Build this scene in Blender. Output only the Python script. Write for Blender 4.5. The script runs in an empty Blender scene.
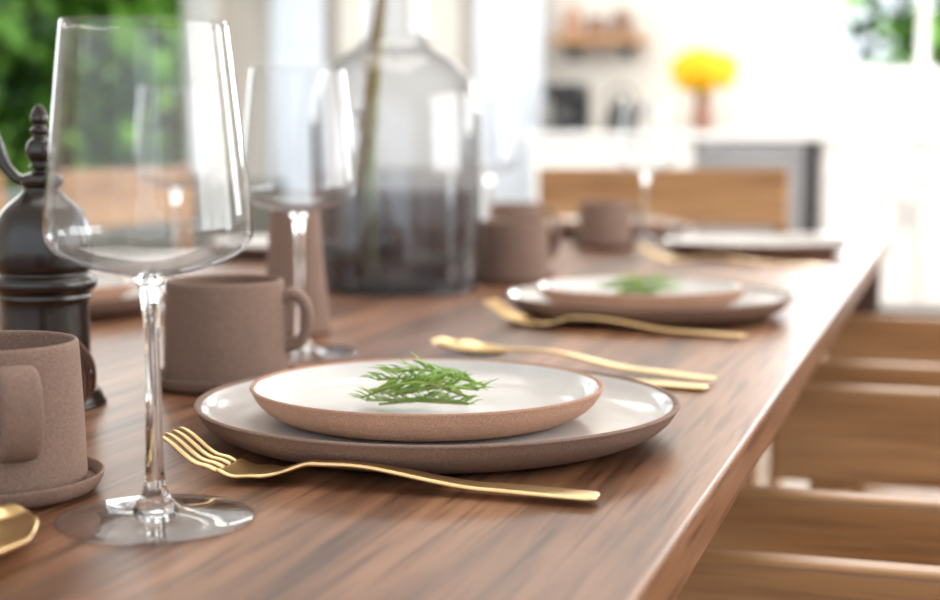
import bpy, math, random
from mathutils import Vector, Matrix
random.seed(7)
D=bpy.data; C=bpy.context
def link(o):
    C.scene.collection.objects.link(o); return o
# ---------------------------------------------------------------- materials
def newmat(n):
    m=D.materials.new(n); m.use_nodes=True
    nt=m.node_tree; return m,nt,nt.nodes['Principled BSDF']
def setp(b,**k):
    for a,v in k.items():
        a=a.replace('_',' ')
        if a in b.inputs: b.inputs[a].default_value=v
def plain(n,col,rough=.5,metal=0.,spec=.5,**k):
    m,nt,b=newmat(n)
    b.inputs['Base Color'].default_value=(*col,1); b.inputs['Roughness'].default_value=rough
    b.inputs['Metallic'].default_value=metal; b.inputs['Specular IOR Level'].default_value=spec
    setp(b,**k)
    tc=nt.nodes.new('ShaderNodeTexCoord'); no=nt.nodes.new('ShaderNodeTexNoise'); no.inputs['Scale'].default_value=14
    mx=nt.nodes.new('ShaderNodeMix'); mx.data_type='RGBA'
    nt.links.new(tc.outputs['Object'],no.inputs['Vector'])
    mx.inputs[6].default_value=(*[c*.93 for c in col],1); mx.inputs[7].default_value=(*[min(1,c*1.05) for c in col],1)
    nt.links.new(no.outputs['Fac'],mx.inputs[0]); nt.links.new(mx.outputs[2],b.inputs['Base Color'])
    return m
def ramp(nt,stops):
    r=nt.nodes.new('ShaderNodeValToRGB'); e=r.color_ramp.elements
    while len(e)<len(stops): e.new(.5)
    for i,(p,c) in enumerate(stops): e[i].position=p; e[i].color=(*c,1)
    return r
def wood(n,c1,c2,c3,axis,scale=1.,rough=.35,coat=0.,spec=.5,dens=26,fine=.75,dark=(.55,.5,.47)):
    m,nt,b=newmat(n); L=nt.links
    tc=nt.nodes.new('ShaderNodeTexCoord'); mp=nt.nodes.new('ShaderNodeMapping')
    s=[dens*scale]*3; s[axis]=1.6*scale; mp.inputs['Scale'].default_value=s
    L.new(tc.outputs['Object'],mp.inputs['Vector'])
    n1=nt.nodes.new('ShaderNodeTexNoise'); n1.inputs['Scale'].default_value=1.; n1.inputs['Detail'].default_value=8; n1.inputs['Roughness'].default_value=.62; n1.inputs['Distortion'].default_value=.5
    L.new(mp.outputs[0],n1.inputs['Vector'])
    r=ramp(nt,[(.34,c1),(.5,c2),(.66,c3)]); L.new(n1.outputs['Fac'],r.inputs[0])
    mp2=nt.nodes.new('ShaderNodeMapping'); s2=[dens*scale*9]*3; s2[axis]=9*scale; mp2.inputs['Scale'].default_value=s2
    L.new(tc.outputs['Object'],mp2.inputs['Vector'])
    n2=nt.nodes.new('ShaderNodeTexNoise'); n2.inputs['Scale'].default_value=1; n2.inputs['Detail'].default_value=3
    L.new(mp2.outputs[0],n2.inputs['Vector'])
    r2=ramp(nt,[(.36,dark),(.5,(1,1,1))]); L.new(n2.outputs['Fac'],r2.inputs[0])
    mx=nt.nodes.new('ShaderNodeMix'); mx.data_type='RGBA'; mx.blend_type='MULTIPLY'; mx.inputs[0].default_value=fine
    L.new(r.outputs[0],mx.inputs[6]); L.new(r2.outputs[0],mx.inputs[7]); L.new(mx.outputs[2],b.inputs['Base Color'])
    bp=nt.nodes.new('ShaderNodeBump'); bp.inputs['Strength'].default_value=.12; bp.inputs['Distance'].default_value=.001
    L.new(n2.outputs['Fac'],bp.inputs['Height']); L.new(bp.outputs[0],b.inputs['Normal'])
    setp(b,Roughness=rough,Coat_Weight=coat,Coat_Roughness=.25,Specular_IOR_Level=spec)
    return m
def clay(n,base,rough=.8,fleck=.3,dark=None,light=None):
    m,nt,b=newmat(n); L=nt.links
    tc=nt.nodes.new('ShaderNodeTexCoord')
    n1=nt.nodes.new('ShaderNodeTexNoise'); n1.inputs['Scale'].default_value=1250; n1.inputs['Detail'].default_value=2
    n2=nt.nodes.new('ShaderNodeTexNoise'); n2.inputs['Scale'].default_value=22; n2.inputs['Detail'].default_value=3
    for q in(n1,n2): L.new(tc.outputs['Object'],q.inputs['Vector'])
    d=dark or [c*.6 for c in base]; l=light or [min(1,c*1.45) for c in base]
    r=ramp(nt,[(.32,d),(.43,base),(.57,base),(.68,l)]); L.new(n1.outputs['Fac'],r.inputs[0])
    r2=ramp(nt,[(.3,(.88,.88,.88)),(.7,(1,1,1))]); L.new(n2.outputs['Fac'],r2.inputs[0])
    mx=nt.nodes.new('ShaderNodeMix'); mx.data_type='RGBA'; mx.blend_type='MULTIPLY'; mx.inputs[0].default_value=1
    L.new(r.outputs[0],mx.inputs[6]); L.new(r2.outputs[0],mx.inputs[7]); L.new(mx.outputs[2],b.inputs['Base Color'])
    bp=nt.nodes.new('ShaderNodeBump'); bp.inputs['Strength'].default_value=fleck; bp.inputs['Distance'].default_value=.0003
    L.new(n1.outputs['Fac'],bp.inputs['Height']); L.new(bp.outputs[0],b.inputs['Normal'])
    b.inputs['Roughness'].default_value=rough
    return m
def thinglass(n,lo=(.972,.978,.985),edge=(.30,.33,.38),grad=None,pw=3.2):
    m=D.materials.new(n); m.use_nodes=True; nt=m.node_tree; nt.nodes.clear(); L=nt.links
    out=nt.nodes.new('ShaderNodeOutputMaterial'); mix=nt.nodes.new('ShaderNodeMixShader')
    tr=nt.nodes.new('ShaderNodeBsdfTransparent'); gl=nt.nodes.new('ShaderNodeBsdfGlossy'); gl.inputs['Roughness'].default_value=.015
    lw=nt.nodes.new('ShaderNodeLayerWeight'); lw.inputs['Blend'].default_value=.5
    def mth(op,a,v):
        k=nt.nodes.new('ShaderNodeMath'); k.operation=op; L.new(a,k.inputs[0]); k.inputs[1].default_value=v; return k.outputs[0]
    f=mth('POWER',lw.outputs['Facing'],3.6); f=mth('MULTIPLY',f,.80); f=mth('ADD',f,.08)
    L.new(f,mix.inputs[0]); L.new(tr.outputs[0],mix.inputs[1]); L.new(gl.outputs[0],mix.inputs[2]); L.new(mix.outputs[0],out.inputs[0])
    e=mth('POWER',lw.outputs['Facing'],pw)
    mx=nt.nodes.new('ShaderNodeMix'); mx.data_type='RGBA'; mx.inputs[6].default_value=(*lo,1); mx.inputs[7].default_value=(*edge,1)
    L.new(e,mx.inputs[0]); col=mx.outputs[2]
    if grad:
        tc=nt.nodes.new('ShaderNodeTexCoord'); sx=nt.nodes.new('ShaderNodeSeparateXYZ'); L.new(tc.outputs['Object'],sx.inputs[0])
        r=ramp(nt,grad); k=mth('MULTIPLY',sx.outputs[2],3.); L.new(k,r.inputs[0])
        m2=nt.nodes.new('ShaderNodeMix'); m2.data_type='RGBA'; m2.blend_type='MULTIPLY'; m2.inputs[0].default_value=1
        L.new(col,m2.inputs[6]); L.new(r.outputs[0],m2.inputs[7]); col=m2.outputs[2]
    L.new(col,tr.inputs['Color'])
    return m
def solidglass(n):
    m,nt,b=newmat(n); setp(b,Base_Color=(1,1,1,1),Roughness=.0,Transmission_Weight=1.,IOR=1.5); return m

M={}
M['walnut']=wood('walnut_wood',(.075,.030,.014),(.215,.096,.047),(.36,.178,.095),1,1.,.36,0,.45,26,.88,(.45,.39,.35))
M['walnut_d']=wood('walnut_dark',(.03,.012,.008),(.06,.025,.015),(.09,.04,.025),2,1.,.5)
oc=[(.33,.165,.064),(.45,.245,.105),(.56,.33,.16)]
M['oakx']=wood('oak_wood',*oc,0,.6,.5)
M['oaky']=wood('oak_wood_y',*oc,1,.6,.5)
M['oakz']=wood('oak_wood_z',*oc,2,.6,.5)
M['floor']=wood('floor_wood',(.20,.14,.09),(.30,.22,.15),(.38,.29,.21),0,.3,.5)
M['clay']=clay('brown_stoneware',(.235,.148,.112))
M['clay_pink']=clay('terracotta_stoneware',(.42,.235,.155),.75,.25)
M['glaze']=clay('white_glaze',(.72,.70,.68),.14,.02,(.64,.61,.58),(.76,.74,.72))
M['glassw']=thinglass('clear_glass')
M['glassf']=thinglass('clear_glass_foot',(.98,.98,.985),(.72,.74,.77))
M['glasss']=solidglass('clear_glass_solid')
M['smoky']=thinglass('smoky_glass',(.93,.94,.96),(.24,.25,.28),[(0,(.27,.27,.285)),(.20,(.37,.37,.40)),(.33,(.44,.445,.48)),(.37,(.80,.82,.86)),(.44,(.92,.93,.955)),(1,(.95,.96,.975))],2.2)
M['gold']=plain('brushed_gold',(.86,.62,.31),.28,1.)
M['mill']=plain('blackened_bronze',(.012,.007,.005),.27,.0,.45,Coat_Weight=.35,Coat_Roughness=.10)
M['leather']=plain('leather',(.10,.035,.02),.6)
M['white']=plain('white_paint',(.84,.83,.81),.45)
M['counter']=plain('quartz_white',(.85,.85,.85),.25)
M['wall']=plain('wall_paint_cream',(.74,.70,.64),.8)
M['ceil']=plain('ceiling_paint',(.85,.85,.84),.9)
M['steel']=plain('stainless_steel',(.42,.42,.43),.4,1.)
M['black']=plain('black_plastic',(.02,.02,.022),.35)
M['curtain']=plain('curtain_linen',(.84,.88,.93),.9)
M['blind']=plain('blind_fabric',(.66,.63,.58),.9)
def leafmat(n,c1,c2):
    m,nt,b=newmat(n); g=nt.nodes.new('ShaderNodeNewGeometry'); r=ramp(nt,[(0,c1),(1,c2)])
    nt.links.new(g.outputs['Random Per Island'],r.inputs[0]); nt.links.new(r.outputs[0],b.inputs['Base Color']); b.inputs['Roughness'].default_value=.45
    return m
M['rosemary']=leafmat('rosemary_leaf',(.12,.28,.02),(.40,.58,.12))
M['stemg']=plain('rosemary_stem',(.28,.33,.10),.6)
M['branch']=plain('branch_bark',(.24,.15,.03),.8)
M['leaf']=leafmat('garden_leaf',(.05,.16,.012),(.20,.42,.04))
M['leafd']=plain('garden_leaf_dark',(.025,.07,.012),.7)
M['yellow']=plain('petal_yellow',(.92,.56,.005),.6)
M['terrav']=plain('vase_terracotta',(.24,.12,.08),.6)
M['grass']=plain('garden_grass',(.07,.12,.03),.9)
M['concrete']=plain('dark_sideboard',(.11,.115,.10),.5)
# ---------------------------------------------------------------- mesh helpers
def mesh(name,v,f,mats,loc=(0,0,0),rot=(0,0,0),parent=None,smooth=False,mi=None):
    me=D.meshes.new(name); me.from_pydata(v,[],f); me.update()
    for m in (mats if isinstance(mats,(list,tuple)) else [mats]): me.materials.append(M[m])
    if mi: me.polygons.foreach_set('material_index',mi)
    if smooth: me.polygons.foreach_set('use_smooth',[True]*len(f))
    o=link(D.objects.new(name,me)); o.location=loc; o.rotation_euler=rot
    if parent: o.parent=parent
    return o
def empty(name,loc=(0,0,0),rz=0):
    o=link(D.objects.new(name,None)); o.location=loc; o.rotation_euler=(0,0,rz); o.empty_display_size=.05; return o
def box(name,a,b,mat,parent=None,bev=.003,loc=(0,0,0)):
    c=[(a[i]+b[i])/2 for i in range(3)]; h=[abs(b[i]-a[i])/2 for i in range(3)]
    v=[(x*h[0],y*h[1],z*h[2]) for x in(-1,1) for y in(-1,1) for z in(-1,1)]
    f=[(0,1,3,2),(4,6,7,5),(0,4,5,1),(2,3,7,6),(0,2,6,4),(1,5,7,3)]
    o=mesh(name,v,f,mat,tuple(c[i]+loc[i] for i in range(3)),parent=parent)
    if bev:
        md=o.modifiers.new('bevel','BEVEL'); md.width=bev; md.segments=3
    return o
def cr(pts,n=6):
    out=[]; P=[Vector(p) for p in pts]; P=[P[0]*2-P[1]]+P+[P[-1]*2-P[-2]]
    for i in range(1,len(P)-2):
        for k in range(n):
            t=k/n; a,b,c,d=P[i-1:i+3]
            out.append(.5*((2*b)+(c-a)*t+(2*a-5*b+4*c-d)*t*t+(3*b-a-3*c+d)*t**3))
    out.append(P[-2]); return out
def lathe_data(prof,seg=64):
    v=[];f=[];n=len(prof)
    for r,z in prof:
        for k in range(seg):
            t=2*math.pi*k/seg; v.append((max(r,1e-5)*math.cos(t),max(r,1e-5)*math.sin(t),z))
    for i in range(n-1):
        for k in range(seg):
            k2=(k+1)%seg; f.append((i*seg+k,i*seg+k2,(i+1)*seg+k2,(i+1)*seg+k))
    return v,f
def lathe(name,prof,mats,loc=(0,0,0),parent=None,seg=64,smooth=3,matfn=None,rot=(0,0,0)):
    p=[(q[0],q[1]) for q in cr([(r,z,0) for r,z in prof],smooth)] if smooth else prof
    v,f=lathe_data(p,seg); mi=None
    if matfn:
        mi=[]
        for i in range(len(p)-1): mi+= [matfn(i/(len(p)-1)*(len(prof)-1))]*seg
    o=mesh(name,v,f,mats,loc,rot,parent,True,mi)
    return o
def tube_data(path,rad,seg=10,flat=None):
    P=[Vector(p) for p in path]; v=[];f=[]; up=Vector((0,0,1))
    side=None
    for i,p in enumerate(P):
        t=(P[min(i+1,len(P)-1)]-P[max(i-1,0)]).normalized()
        if side is None:
            side=t.cross(up)
            if side.length<.05: side=t.cross(Vector((0,1,0)))
        side=(side-t*side.dot(t)).normalized(); nn=side.cross(t).normalized()
        r=rad[i] if isinstance(rad,(list,tuple)) else rad
        a,b=(r,r) if flat is None else (flat[0],flat[1])
        for k in range(seg):
            th=2*math.pi*k/seg; c,s=math.cos(th),math.sin(th)
            if flat: c=math.copysign(abs(c)**.6,c); s=math.copysign(abs(s)**.6,s)
            v.append(tuple(p+side*(a*c)+nn*(b*s)))
    for i in range(len(P)-1):
        for k in range(seg):
            k2=(k+1)%seg; f.append((i*seg+k,i*seg+k2,(i+1)*seg+k2,(i+1)*seg+k))
    f.append(tuple(range(seg))[::-1]); f.append(tuple(range((len(P)-1)*seg,len(P)*seg)))
    return v,f
def tube(name,path,rad,mat,parent=None,seg=12,flat=None,loc=(0,0,0),rot=(0,0,0)):
    v,f=tube_data(path,rad,seg,flat); return mesh(name,v,f,mat,loc,rot,parent,True)
# ---------------------------------------------------------------- room
TZ=.75
XL,XR,YB,YF=-4.2,2.6,8.2,-2.2; H=2.75
box('floor',(XL-.1,YF,-.1),(XR+.1,YB+.1,0),'floor',bev=0)
box('ceiling',(XL-.1,YF,H),(XR+.1,YB+.1,H+.1),'ceil',bev=0)
def wall_open(name,axis,pos,th,a0,a1,opens,mat='wall'):
    e=empty(name); segs=[]; cur=a0
    for (o0,o1,z0,z1) in sorted(opens):
        segs.append((cur,o0,0,H)); segs.append((o0,o1,0,z0)); segs.append((o0,o1,z1,H)); cur=o1
    segs.append((cur,a1,0,H)); k=0
    for s in segs:
        if s[1]-s[0]<.001 or s[3]-s[2]<.001: continue
        k+=1
        if axis=='x': box('panel_%d'%k,(s[0],pos,s[2]),(s[1],pos+th,s[3]),mat,e,0)
        else: box('panel_%d'%k,(pos,s[0],s[2]),(pos+th,s[1],s[3]),mat,e,0)
    return e
wall_open('wall_back','x',YB,.12,XL,XR,[(-.76,1.0,1.27,2.25)])
wall_open('wall_left','y',XL-.12,.12,YF,YB,[(3.0,7.98,.62,2.45)])
wall_open('wall_right','y',XR,.12,YF,YB,[(.2,3.2,.6,2.4),(4.2,6.4,.9,2.4)])
def window(name,axis,pos,a0,a1,z0,z1,nm=2,w=.07):
    e=empty(name)
    def b(n,p0,p1,zz0,zz1,d=.05):
        if axis=='x': box(n,(p0,pos-d,zz0),(p1,pos+.10,zz1),'white',e,.004)
        else: box(n,(pos-d,p0,zz0),(pos+.10,p1,zz1),'white',e,.004)
    b('frame_l',a0-w,a0+.03,z0-w,z1+w); b('frame_r',a1-.03,a1+w,z0-w,z1+w)
    b('frame_t',a0,a1,z1-.03,z1+w); b('sill',a0-.1,a1+.1,z0-w,z0+.02,.09)
    for i in range(1,nm):
        c=a0+(a1-a0)*i/nm; b('mullion_%d'%i,c-.025,c+.025,z0,z1,.0)
    return e
window('window_1','x',YB,-.76,1.0,1.27,2.25,3)
window('window_2','y',XL-.03,3.0,7.98,.62,2.45,2)
window('window_3','y',XR+.03,.2,3.2,.6,2.4,3)
window('window_4','y',XR+.03,4.2,6.4,.9,2.4,2)
box('baseboard_back',(XL,YB-.02,0),(XR,YB,.12),'white',bev=.004)
e=empty('roller_blind'); box('fabric',(-3.42,YB-.05,.75),(-2.66,YB-.045,2.3),'blind',e,0); box('headrail',(-3.44,YB-.08,2.28),(-2.64,YB-.005,2.36),'white',e,.01)
def curtain(x0,x1):
    v=[];f=[];n=60
    for i in range(n+1):
        x=(x1-x0)*i/n; y=.03*math.sin(i*.9)
        v+= [(x,y,0),(x,y*.8,2.35)]
    for i in range(n): f.append((2*i,2*i+2,2*i+3,2*i+1))
    return mesh('curtain',v,f,'curtain',(x0,YB-.13,.03),smooth=True)
curtain(-3.80,-3.46); curtain(-2.56,-2.16)
# ---------------------------------------------------------------- garden outside
box('garden_ground',(-16,-6,-.25),(XL-.25,14,-.15),'grass',bev=0)
box('garden_lawn',(XL-.2,YB+.3,-.25),(12,20,-.15),'grass',bev=0)
def hedge(name,c,size,n,leafsz,seed):
    rnd=random.Random(seed); v=[];f=[];mi=[]
    for i in range(n):
        p=Vector((rnd.gauss(0,.4)*size[0],rnd.gauss(0,.4)*size[1],.12+rnd.uniform(0,1)*size[2]))
        a=Vector([rnd.uniform(-1,1) for _ in range(3)]).normalized(); b=a.cross(Vector([rnd.uniform(-1,1) for _ in range(3)])).normalized()
        s=leafsz*rnd.uniform(.6,1.4); k=len(v)
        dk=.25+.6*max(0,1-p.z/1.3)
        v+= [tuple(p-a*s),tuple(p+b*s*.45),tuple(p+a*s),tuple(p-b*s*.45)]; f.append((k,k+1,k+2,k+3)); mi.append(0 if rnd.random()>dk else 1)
    v=[(a,b,max(c2,-.14)) for a,b,c2 in v]
    tv,tf=tube_data([(0,0,-.149),(0.02,0,size[2]*.3),(0,.03,size[2]*.6)],[.08,.06,.03],8)
    k=len(v); v+=tv; f+=[tuple(q+k for q in t) for t in tf]; mi+=[2]*len(tf)
    return mesh(name,v,f,['leaf','leafd','branch'],c,mi=mi)
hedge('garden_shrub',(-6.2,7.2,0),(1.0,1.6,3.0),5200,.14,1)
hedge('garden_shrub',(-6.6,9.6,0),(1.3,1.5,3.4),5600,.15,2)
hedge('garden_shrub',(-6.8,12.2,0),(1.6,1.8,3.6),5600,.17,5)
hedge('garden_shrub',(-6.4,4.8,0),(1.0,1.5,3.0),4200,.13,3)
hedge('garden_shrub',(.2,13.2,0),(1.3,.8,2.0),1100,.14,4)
e=empty('sideboard'); box('body',(-4.0,4.1,.1),(-3.55,7.7,.70),'concrete',e,.01)
for i,(x,y) in enumerate([(-3.95,4.15),(-3.6,4.15),(-3.95,7.65),(-3.6,7.65)]): box('leg_%d'%i,(x-.02,y-.02,0),(x+.02,y+.02,.1),'black',e,0)
for i in range(6): box('door_%d'%i,(-3.55,4.13+i*.59,.14),(-3.535,4.69+i*.59,.66),'concrete',e,.004)
# ---------------------------------------------------------------- kitchen
YC=7.6
e=empty('kitchen_counter')
box('top',(-2.15,YC-.03,.925),(2.2,YB-.005,.965),'counter',e,.004)
box('toe_kick',(-2.08,YC+.06,0),(2.2,YB-.03,.1),'black',e,0)
box('carcass_left',(-2.10,YC+.02,.1),(-1.25,YB-.03,.925),'white',e,.002)
box('carcass_right',(-.63,YC+.02,.1),(2.2,YB-.03,.925),'white',e,.002)
def shaker(x0,x1,z0,z1,k):
    box('door_%d'%k,(x0,YC+.005,z0),(x1,YC+.02,z1),'white',e,.002)
    w=.06
    for j,(a,b,c,d) in enumerate([(x0,x0+w,z0,z1),(x1-w,x1,z0,z1),(x0+w,x1-w,z0,z0+w),(x0+w,x1-w,z1-w,z1)]):
        box('stile_%d_%d'%(k,j),(a,YC-.01,c),(b,YC+.008,d),'white',e,.002)
k=0
for x0,x1 in [(-2.09,-1.68),(-1.67,-1.26)]:
    shaker(x0,x1,.12,.70,k);k+=1; shaker(x0,x1,.72,.91,k);k+=1
x=-.60
while x<2.0:
    shaker(x,x+.44,.12,.70,k);k+=1; shaker(x,x+.44,.72,.91,k);k+=1
    box('pull_%d'%k,(x+.38,YC-.04,.50),(x+.40,YC-.02,.64),'steel',e,.003); x+=.46
e=empty('dishwasher')
box('door',(-1.23,YC-.015,.11),(-.70,YC+.03,.86),'steel',e,.006); box('control_panel',(-1.23,YC-.015,.865),(-.70,YC+.03,.915),'steel',e,.004)
box('side_gap',(-.70,YC-.02,.11),(-.635,YC+.3,.92),'black',e,0); box('tub',(-1.23,YC+.03,.105),(-.70,YB-.04,.92),'black',e,0)
tube('handle',[(-1.18,YC-.05,.82),(-.75,YC-.05,.82)],.011,'steel',e)
for i,x in enumerate((-1.14,-.79)): tube('handle_post_%d'%i,[(x,YC-.05,.82),(x,YC-.01,.82)],.007,'steel',e)
e=empty('wall_shelf'); box('board',(-2.1,YB-.24,1.44),(-1.6,YB-.002,1.48),'oakx',e,.004)
for i,x in enumerate((-2.0,-1.7)): box('bracket_%d'%i,(x-.01,YB-.2,1.36),(x+.01,YB-.002,1.44),'black',e,0)
for i,(x,r,h,m) in enumerate([(-2.0,.05,.16,'clay_pink'),(-1.87,.045,.11,'terrav'),(-1.73,.06,.14,'clay')]):
    lathe('jar',[(0,0),(r,.0),(r*1.05,h*.5),(r*.7,h*.9),(r*.75,h),(r*.6,h),(0,h*.9)],m,(x,YB-.12,1.48),seg=24)
e=empty('coffee_maker',(-1.98,7.88,.965)); box('base',(-.1,-.13,0),(.1,.13,.03),'black',e,.01); box('column',(-.1,.03,.03),(.1,.13,.24),'black',e,.01); box('head',(-.1,-.12,.18),(.1,.13,.26),'black',e,.015)
lathe('carafe',[(0,.032),(.06,.032),(.072,.07),(.06,.12),(.045,.145),(.05,.16),(.0,.165)],'black',(0,-.045,0),e,24)
e=empty('kettle',(-1.68,7.85,.965)); lathe('body',[(0,0),(.08,0),(.085,.03),(.075,.10),(.04,.15),(.02,.165),(.012,.185),(0,.19)],'black',(0,0,0),e,32)
tube('handle',cr([(-.07,0,.10),(-.07,0,.2),(0,0,.235),(.07,0,.2),(.07,0,.10)],6),.008,'black',e); tube('spout',[(.06,0,.06),(.11,0,.11),(.13,0,.15)],[.02,.014,.01],'black',e)
e=empty('flower_bouquet',(-1.25,7.85,.968))
lathe('vase',[(0,0),(.04,0),(.055,.04),(.055,.10),(.040,.15),(.048,.18),(.040,.18),(.032,.15),(0,.14)],'terrav',(0,0,0),e,32)
v=[];f=[];mi=[]
for i in range(85):
    a=random.uniform(0,6.28); q=math.sqrt(random.random())*.15; zz=.31+random.uniform(-.10,.12)*(1-q/.25); c=Vector((q*math.cos(a),q*math.sin(a)*.8,zz))
    tv,tf=tube_data([(0,0,.12),tuple(c*.6+Vector((0,0,.12))),tuple(c)],.003,5); k=len(v); v+=tv; f+=[tuple(z+k for z in t) for t in tf]; mi+=[1]*len(tf)
    nrm=Vector((c.x*3,c.y*3-.4,.4)).normalized(); u=nrm.orthogonal().normalized(); w=nrm.cross(u)
    for p in range(12):
        t=p*math.pi/6; d=u*math.cos(t)+w*math.sin(t); s=nrm.cross(d); k=len(v)
        v+=[tuple(c),tuple(c+d*.032+s*.014+nrm*.006),tuple(c+d*.055),tuple(c+d*.032-s*.014+nrm*.006)]; f.append((k,k+1,k+2,k+3)); mi.append(0)
mesh('flowers',v,f,['yellow','stemg'],parent=e,mi=mi)
for i,(x,h) in enumerate([(-.12,.2),(.0,.16)]):
    lathe('soap_bottle',[(0,0),(.035,0),(.037,.02),(.036,h*.7),(.015,h*.8),(.012,h),(.02,h+.01),(.0,h+.02)],'terrav' if i else 'blind',(x,7.95,.965),seg=24)
# ---------------------------------------------------------------- table
TX0,TX1,TY0,TY1=-1.15,-.111,-.45,2.89
e=empty('dining_table')
box('top',(TX0,TY0,TZ-.028),(TX1,TY1,TZ),'walnut',e,.0025)
for i,(x,y) in enumerate([(TX0+.06,TY0+.08),(TX1-.05,TY0+.08),(TX0+.06,TY1-.07),(TX1-.05,TY1-.07)]):
    box('leg_%d'%(i+1),(x-.04,y-.04,0),(x+.04,y+.04,TZ-.028),'walnut_d',e,.004)
# ---------------------------------------------------------------- chairs
def chair(x,y,rz):
    e=empty('dining_chair',(x,y,0),rz)
    W=.27
    for s,n in((-1,'r'),(1,'l')):
        y0=s*W; y1=s*(W-.028); a,b=min(y0,y1),max(y0,y1)
        box('arm_'+n,(-.26,a,.555),(.25,b,.66),'oakx',e,.006)
        box('leg_front_'+n,(-.22,a,0),(-.17,b,.555),'oakz',e,.005)
        box('leg_back_'+n,(.20,a,0),(.245,b,.555),'oakz',e,.005)
        box('post_back_'+n,(.232,a,.66),(.25,b,.745),'oakz',e,.004)
        box('side_rail_'+n,(-.17,a,.38),(.20,b,.43),'oakx',e,.004)
    box('back_board',(.222,-W,.745),(.25,W,.865),'oaky',e,.006)
    box('back_rail',(.222,-W+.028,.56),(.25,W-.028,.64),'oaky',e,.004)
    box('front_rail',(-.22,-W+.028,.38),(-.195,W-.028,.43),'oaky',e,.004)
    box('seat',(-.235,-W+.03,.43),(.22,W-.03,.46),'oaky',e,.008)
for y in(.70,1.40,2.10): chair(.08,y,0)
for y in(1.40,2.10,2.82): chair(-1.43,y,math.pi)
chair(-.60,2.98,math.pi/2)
# ---------------------------------------------------------------- tableware
def plate(name,x,y,z,R,h,outer,fl=.0055):
    s=R/.144; k=h/.021
    prof=[(0,.0015),(.085*s,.0015),(.09*s,0),(.104*s,0),(.116*s,.0015*k),(.129*s,.006*k),(.138*s,.0125*k),(.1425*s,.019*k),(.1435*s,.0205*k),(.1425*s,.0215*k),(.1405*s,.0213*k),(.1385*s,.0195*k),
          (.1335*s,max(.0135*k,fl+.004)),(.124*s,max(.0082*k,fl+.0012)),(.112*s,fl+.0003),(.09*s,fl),(.03*s,fl),(0,fl)]
    return lathe(name,prof,[outer,'glaze'],(x,y,z+.0002),seg=128,smooth=4,matfn=lambda i:1 if i>=10.6 else 0)
PX=-.289; FL=.0092; SO=FL+.0007; SH=.0195
def setting(x,y,salad=True,dx=0,dy=0):
    plate('dinner_plate',x,y,TZ,.144,.0215,'clay',FL)
    if salad: plate('salad_plate',x+dx,y+dy,TZ+SO,.106,SH,'clay_pink',.005)
setting(PX,.839,True,-.008,.004); setting(PX,1.489,True,-.008,.004); setting(PX,2.354,False)
setting(-.90,1.33); setting(-.95,2.12,False); setting(-.60,2.735)
def mug(x,y,ang,saucer=True):
    e=empty('coffee_mug',(x,y,TZ+.0002),ang)
    z0=0
    if saucer:
        lathe('saucer',[(0,.001),(.034,.001),(.036,0),(.044,0),(.050,.003),(.0525,.009),(.0515,.010),(.049,.006),(.044,.004),(0,.004)],'clay',(0,0,0),e,72); z0=.0042
    lathe('body',[(0,0),(.038,0),(.0425,.001),(.0443,.004),(.0441,.012),(.0432,.04),(.0418,.068),(.0412,.0712),(.0402,.0722),(.0392,.0708),(.0395,.066),(.0405,.04),(.041,.012),(.036,.006),(0,.006)],'clay',(0,0,z0),e,80)
    pth=cr([(.040,0,.059),(.048,0,.0615),(.0550,0,.057),(.0585,0,.046),(.0565,0,.033),(.050,0,.025),(.041,0,.023)],6)
    tube('handle',pth,.005,'clay',e,16,(.0095,.0042),(0,0,z0))
    return e
mug(-.492,.963,math.radians(22)); mug(-.450,.630,math.radians(-42))
mug(-.515,1.785,.8); mug(-.651,2.274,.3); mug(-.541,2.41,.25)
lathe('stoneware_tumbler',[(0,0),(.027,0),(.0305,.002),(.031,.01),(.026,.06),(.0225,.105),(.022,.112),(.0205,.113),(.0195,.11),(.022,.06),(.025,.01),(0,.008)],'clay',(-.565,1.245,TZ),seg=64)
def wineglass(x,y,sc=1.):
    e=empty('wine_glass',(x,y,TZ+.0003)); e.scale=(sc,sc,sc)
    lathe('foot',[(.0085,.0035),(.025,.0012),(.043,.0002),(.0448,.0008),(.0440,.0018),(.030,.0030),(.014,.0055),(.0088,.0085)],'glassf',(0,0,0),e,72,4)
    lathe('stem',[(0,.0002),(.008,.0004),(.0105,.003),(.0088,.0085),(.0060,.013),(.0044,.022),(.0038,.045),(.0036,.08),(.0040,.097),(.0055,.107),(.0075,.1125),(.0050,.1145),(0,.115)],'glasss',(0,0,0),e,48,4)
    lathe('bowl',[(0,.1135),(.008,.1132),(.018,.1150),(.032,.1190),(.0415,.1240),(.0458,.1300),(.0465,.1370),(.0453,.152),(.0413,.189),(.0374,.2245),(.0369,.2255),(.0365,.2245)],'glassw',(0,0,0),e,96,4)
    return e
wineglass(-.3465,.605); wineglass(-.507,1.126,1.02); wineglass(-.88,1.60,1.04); wineglass(-.735,2.40,1.06); wineglass(-.50,2.545,1.06)
e=empty('glass_vase',(-.622,1.658,TZ+.0003))
lathe('body',[(0,.004),(.08,.003),(.094,.006),(.0985,.016),(.0985,.06),(.0985,.13),(.0985,.19),(.096,.222),(.086,.248),(.070,.267),(.052,.278),(.041,.288),(.037,.30),(.036,.34),(.036,.42),(.038,.45),(.040,.455)],'smoky',(0,0,0),e,96,5)
lathe('base',[(0,0),(.085,0),(.092,.003),(.085,.006),(0,.006)],'smoky',(0,0,0),e,64)
bp=cr([(-.052,.02,.010),(-.045,.0,.12),(-.027,-.01,.24),(-.018,-.005,.32),(-.005,0,.42),(.02,-.02,.58),(.03,-.05,.72)],8)
tube('branch',bp,[.0075-.003*i/len(bp) for i in range(len(bp))],'branch',e,8)
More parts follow.
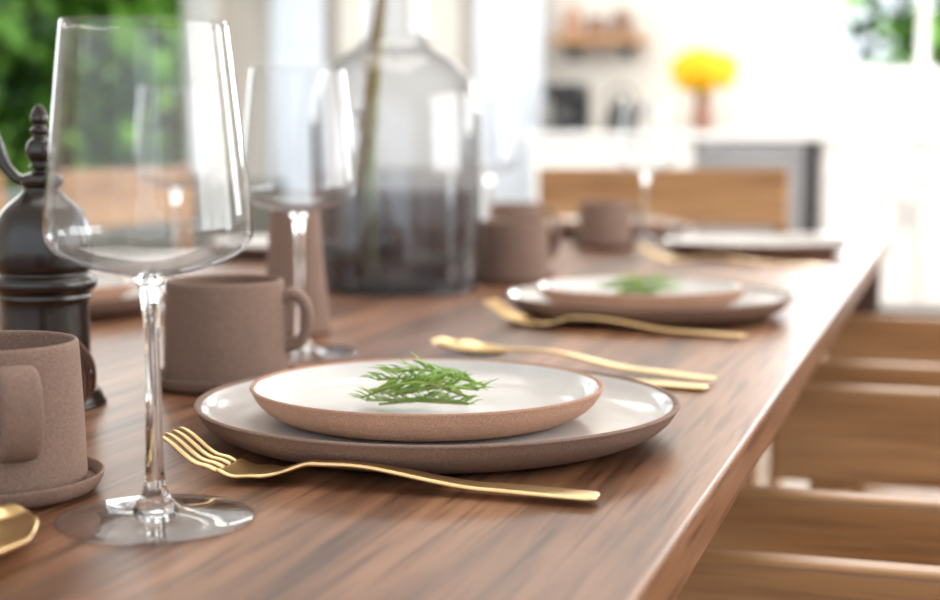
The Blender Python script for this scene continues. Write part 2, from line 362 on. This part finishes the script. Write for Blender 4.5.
tube('branch_2',cr([(-.02,-.02,.010),(-.03,.0,.16),(-.020,.005,.30),(-.014,.01,.42),(-.04,.03,.6)],8),.004,'stemg',e,8)
v=[];f=[]
for i in range(60):
    p=Vector(bp[random.randrange(4,len(bp))]); a=Vector([random.uniform(-1,1) for _ in range(2)]+[random.uniform(.2,1)]).normalized(); b=a.cross(Vector((0,1,.3))).normalized(); L=random.uniform(.014,.026) if p.z>.34 or p.z<.26 else .010; k=len(v)
    v+=[tuple(p),tuple(p+a*L*.5+b*L*.22),tuple(p+a*L),tuple(p+a*L*.5-b*L*.22)]; f.append((k,k+1,k+2,k+3))
mesh('leaves',v,f,'branch',parent=e)
# ---------------------------------------------------------------- cutlery
def interp(tab,x):
    for i in range(len(tab)-1):
        if tab[i][0]<=x<=tab[i+1][0]:
            t=(x-tab[i][0])/(tab[i+1][0]-tab[i][0]+1e-9); t=t*t*(3-2*t) ; return tab[i][1]*(1-t)+tab[i+1][1]*t
    return tab[-1][1] if x>tab[-1][0] else tab[0][1]
def cutlery(name,kind,hx,hy,tx,ty):
    Ls=math.hypot(tx-hx,ty-hy)/.25; v=[];f=[]
    cup=[(0,0),(1,0)]; end=.25
    if kind=='fork':
        W=[(0,.004),(.003,.0085),(.03,.0085),(.09,.0065),(.14,.0042),(.165,.0040),(.178,.0075),(.190,.0135),(.205,.0150),(.213,.0150)]
        Zt=[(0,.0035),(.06,.0045),(.14,.0115),(.160,.0110),(.188,.0040),(.202,.0030),(.222,.009),(.25,.0225)]; end=.213; cup=[(0,0),(.17,0),(.2,.0015),(.25,.0)]
    elif kind=='spoon':
        W=[(0,.004),(.003,.0085),(.03,.0085),(.09,.0065),(.14,.0038),(.168,.0036),(.180,.010),(.200,.0185),(.220,.0195),(.238,.0145),(.246,.008),(.25,.001)]
        Zt=[(0,.0035),(.06,.0045),(.14,.0115),(.165,.0105),(.190,.004),(.210,.003),(.235,.006),(.25,.011)]; cup=[(0,0),(.165,0),(.19,.005),(.22,.0065),(.245,.003),(.25,0)]
    else:
        W=[(0,.005),(.003,.009),(.04,.009),(.11,.007),(.125,.006),(.135,.010),(.18,.0115),(.22,.0105),(.24,.006),(.25,.0005)]; Zt=[(0,.002),(.25,.002)]
    N=90; T=8
    for i in range(N+1):
        x=end*i/N; w=interp(W,x)
        for j in range(T+1):
            t=-1+2*j/T; v.append((x,w*t,interp(Zt,x)+interp(cup,x)*t*t))
    for i in range(N):
        for j in range(T): a=i*(T+1)+j; f.append((a,a+T+1,a+T+2,a+1))
    if kind=='fork':
        for c in(-.80,-.27,.27,.80):
            k0=len(v); n=14
            for i in range(n+1):
                x=.212+.038*i/n; hw=.0028*(1-.5*i/n)
                if i==n: hw=.0004
                for t in(-1,1): v.append((x,c*.0150+t*hw,interp(Zt,x)))
            for i in range(n): a=k0+i*2; f.append((a,a+2,a+3,a+1))
    v=[(p[0]*Ls,p[1],p[2]) for p in v]
    o=mesh(name,v,f,'gold',(hx,hy,TZ+.0003),(0,0,math.atan2(ty-hy,tx-hx)),smooth=True)
    s=o.modifiers.new('solid','SOLIDIFY'); s.thickness=.0022; s.offset=0
    s=o.modifiers.new('sub','SUBSURF'); s.levels=1; s.render_levels=1
    return o
cutlery('fork','fork',-.158,.697,-.388,.692)
cutlery('spoon','spoon',-.160,1.073,-.405,1.163)
cutlery('table_knife','knife',-.160,1.045,-.40,1.085)
cutlery('fork','fork',-.170,1.322,-.420,1.365)
cutlery('fork','fork',-.160,2.09,-.43,2.14)
cutlery('spoon','spoon',-.285,.348,-.404,.568)
# ---------------------------------------------------------------- pepper mill
e=empty('pepper_mill',(-.568,.854,TZ+.0002),0)
lathe('body',[(0,0),(.0355,0),(.0368,.004),(.034,.010),(.030,.014),(.0315,.020),(.0290,.026),(.0285,.05),(.0285,.068),(.0305,.072),(.0300,.075),(.0335,.079),(.0335,.084),(.0290,.088),(.0310,.092),(.0322,.102),(.0310,.115),(.0255,.129),(.0155,.138),(.0115,.143),(.0135,.146),(.0135,.151),(.006,.154)],'mill',(0,0,0),e,72,4)
lathe('finial',[(0.006,.151),(.0040,.155),(.0078,.157),(.0060,.160),(.0092,.166),(.0080,.173),(.0042,.177),(.0062,.181),(.0038,.184),(.0058,.188),(.0045,.193),(.0020,.197),(0,.198)],'mill',(0,0,0),e,40,4)
arm=cr([(0,0,.149),(-.012,-.004,.148),(-.022,-.007,.158),(-.028,-.009,.176),(-.034,-.011,.186),(-.046,-.015,.188)],8)
tube('crank_arm',arm,.003,'mill',e,12,(.0050,.0034))
lathe('crank_knob',[(0,0),(.005,0),(.006,.004),(.0045,.008),(.0085,.014),(.0105,.022),(.008,.031),(.003,.035),(0,.036)],'mill',(-.034,-.012,.184),e,32,3)
for i in range(3):
    tube('thong_%d'%i,cr([(.030,-.018,.05),(.040+.004*i,-.022,.035),(.042,-.024+.005*i,.012),(.036,-.03,.006),(.034+.003*i,-.026,.03),(.030,-.018,.05)],6),.0014,'leather',e,8)
lathe('side_knob',[(0,0),(.004,0),(.004,.004),(.007,.007),(.006,.012),(0,.013)],'mill',(.020,-.020,.045),e,24,3,rot=(math.radians(90),0,math.radians(45)))
# ---------------------------------------------------------------- rosemary
def rosemary(x,y,z,n,L,seed):
    r=random.Random(seed); v=[];f=[];mi=[]
    for s in range(n):
        a=r.uniform(-.30,.30)+.12+(math.pi if s%3==1 else 0); l=L*r.uniform(.8,1.15)
        dx,dy=math.cos(a),math.sin(a); st=Vector((-dx*l*.5+r.uniform(-.014,.014),-dy*l*.5+r.uniform(-.005,.005),.002+.0018*s))
        rise=r.uniform(.002,.012); bend=r.uniform(-.006,.006)
        pts=cr([tuple(st),tuple(st+Vector((dx*l*.33-dy*bend,dy*l*.33+dx*bend,rise*.6))),tuple(st+Vector((dx*l*.66-dy*bend,dy*l*.66+dx*bend,rise*1.1))),tuple(st+Vector((dx*l,dy*l,rise)))],5)
        tv,tf=tube_data(pts,.0009,6); k=len(v); v+=tv; f+=[tuple(q+k for q in t) for t in tf]; mi+=[1]*len(tf)
        for i in range(1,len(pts)):
            t=(pts[i]-pts[i-1]).normalized()
            q0=r.uniform(0,6.28)
            for m in range(2):
                q=q0+m*math.pi+r.uniform(-.4,.4); o=t.orthogonal().normalized(); o2=t.cross(o); rad=o*math.cos(q)+o2*math.sin(q)
                if rad.z<-.2: rad.z=abs(rad.z)
                d=(t*r.uniform(.8,1.3)+rad*r.uniform(.25,.75)).normalized(); ln=r.uniform(.012,.022)*(1-.25*i/len(pts)); w=.00068
                sd=d.cross(Vector((r.uniform(-1,1),r.uniform(-1,1),1))).normalized(); up=sd.cross(d)
                p0=pts[i]; pm=p0+d*ln*.55+Vector((0,0,.0008)); p1=p0+d*ln+Vector((0,0,-.0006)); k=len(v)
                for c in(p0,pm):
                    ww=w if c is pm else w*.7
                    v+=[tuple(c+sd*ww),tuple(c+up*ww*.6),tuple(c-sd*ww),tuple(c-up*ww*.6)]
                v.append(tuple(p1))
                for j in range(4):
                    j2=(j+1)%4; f.append((k+j,k+j2,k+4+j2,k+4+j)); f.append((k+4+j,k+4+j2,k+8)); mi+=[0,0]
    v=[(a,b,max(c,.0008)) for a,b,c in v]
    return mesh('rosemary_sprig',v,f,['rosemary','stemg'],(x,y,z),mi=mi)
SZ=TZ+SO+.0053
rosemary(PX-.010,.843-.012,SZ,8,.056,21); rosemary(PX-.012,1.489,SZ,7,.055,9); rosemary(-.6,2.735,SZ,6,.05,3)
# ---------------------------------------------------------------- light
w=D.worlds.new('sky'); C.scene.world=w; w.use_nodes=True; bg=w.node_tree.nodes['Background']; bg.inputs[0].default_value=(.86,.93,1,1); bg.inputs[1].default_value=1.8
def area(n,loc,target,sx,sy,p,col=(1,1,1)):
    l=D.lights.new(n,'AREA'); l.shape='RECTANGLE'; l.size=sx; l.size_y=sy; l.energy=p; l.color=col
    o=link(D.objects.new(n,l)); o.location=loc; o.rotation_euler=(Vector(target)-Vector(loc)).to_track_quat('-Z','Y').to_euler(); return o
area('window_light_right',(XR-.05,1.9,1.55),(-.6,1.9,.9),2.8,1.7,80,(1,.98,.955))
area('window_light_right',(XR-.05,5.3,1.7),(-1,5.3,1.2),2.1,1.4,65,(1,.98,.95))
area('window_light_left',(XL+.08,5.4,1.7),(-1,5.2,1),4.4,1.3,75,(.95,.98,1))
area('window_light_back',(.1,YB-.08,1.76),(.1,4,1.2),1.7,.95,80,(.95,.98,1))
area('ceiling_fill',(-.7,1.8,H-.06),(-.7,1.8,0),1.6,1.6,26,(1,.96,.90))  # added fill from above the table, stands for no visible lamp
area('ceiling_fill',(-1.2,6.2,H-.06),(-1.2,6.4,0),3,2.0,80,(1,.97,.93))  # added overhead fill that brightens the kitchen, no lamp seen there
s=D.lights.new('sun','SUN'); s.energy=4.5; s.angle=.05; o=link(D.objects.new('sun',s)); o.rotation_euler=(math.radians(50),0,math.radians(20)); o.location=(-6,-4,6)
# ---------------------------------------------------------------- camera
cam=D.cameras.new('camera'); co=link(D.objects.new('camera',cam)); C.scene.camera=co
co.location=(0,0,.925); p=math.atan(160/1505.); th=math.atan(485*math.cos(p)/1505.)
co.rotation_euler=(math.pi/2-p,0,th)
cam.sensor_width=36; cam.lens=1505*36/940.; cam.clip_start=.02
cam.dof.use_dof=True; cam.dof.focus_distance=.80; cam.dof.aperture_fstop=4.8
C.scene.view_settings.view_transform='Standard'
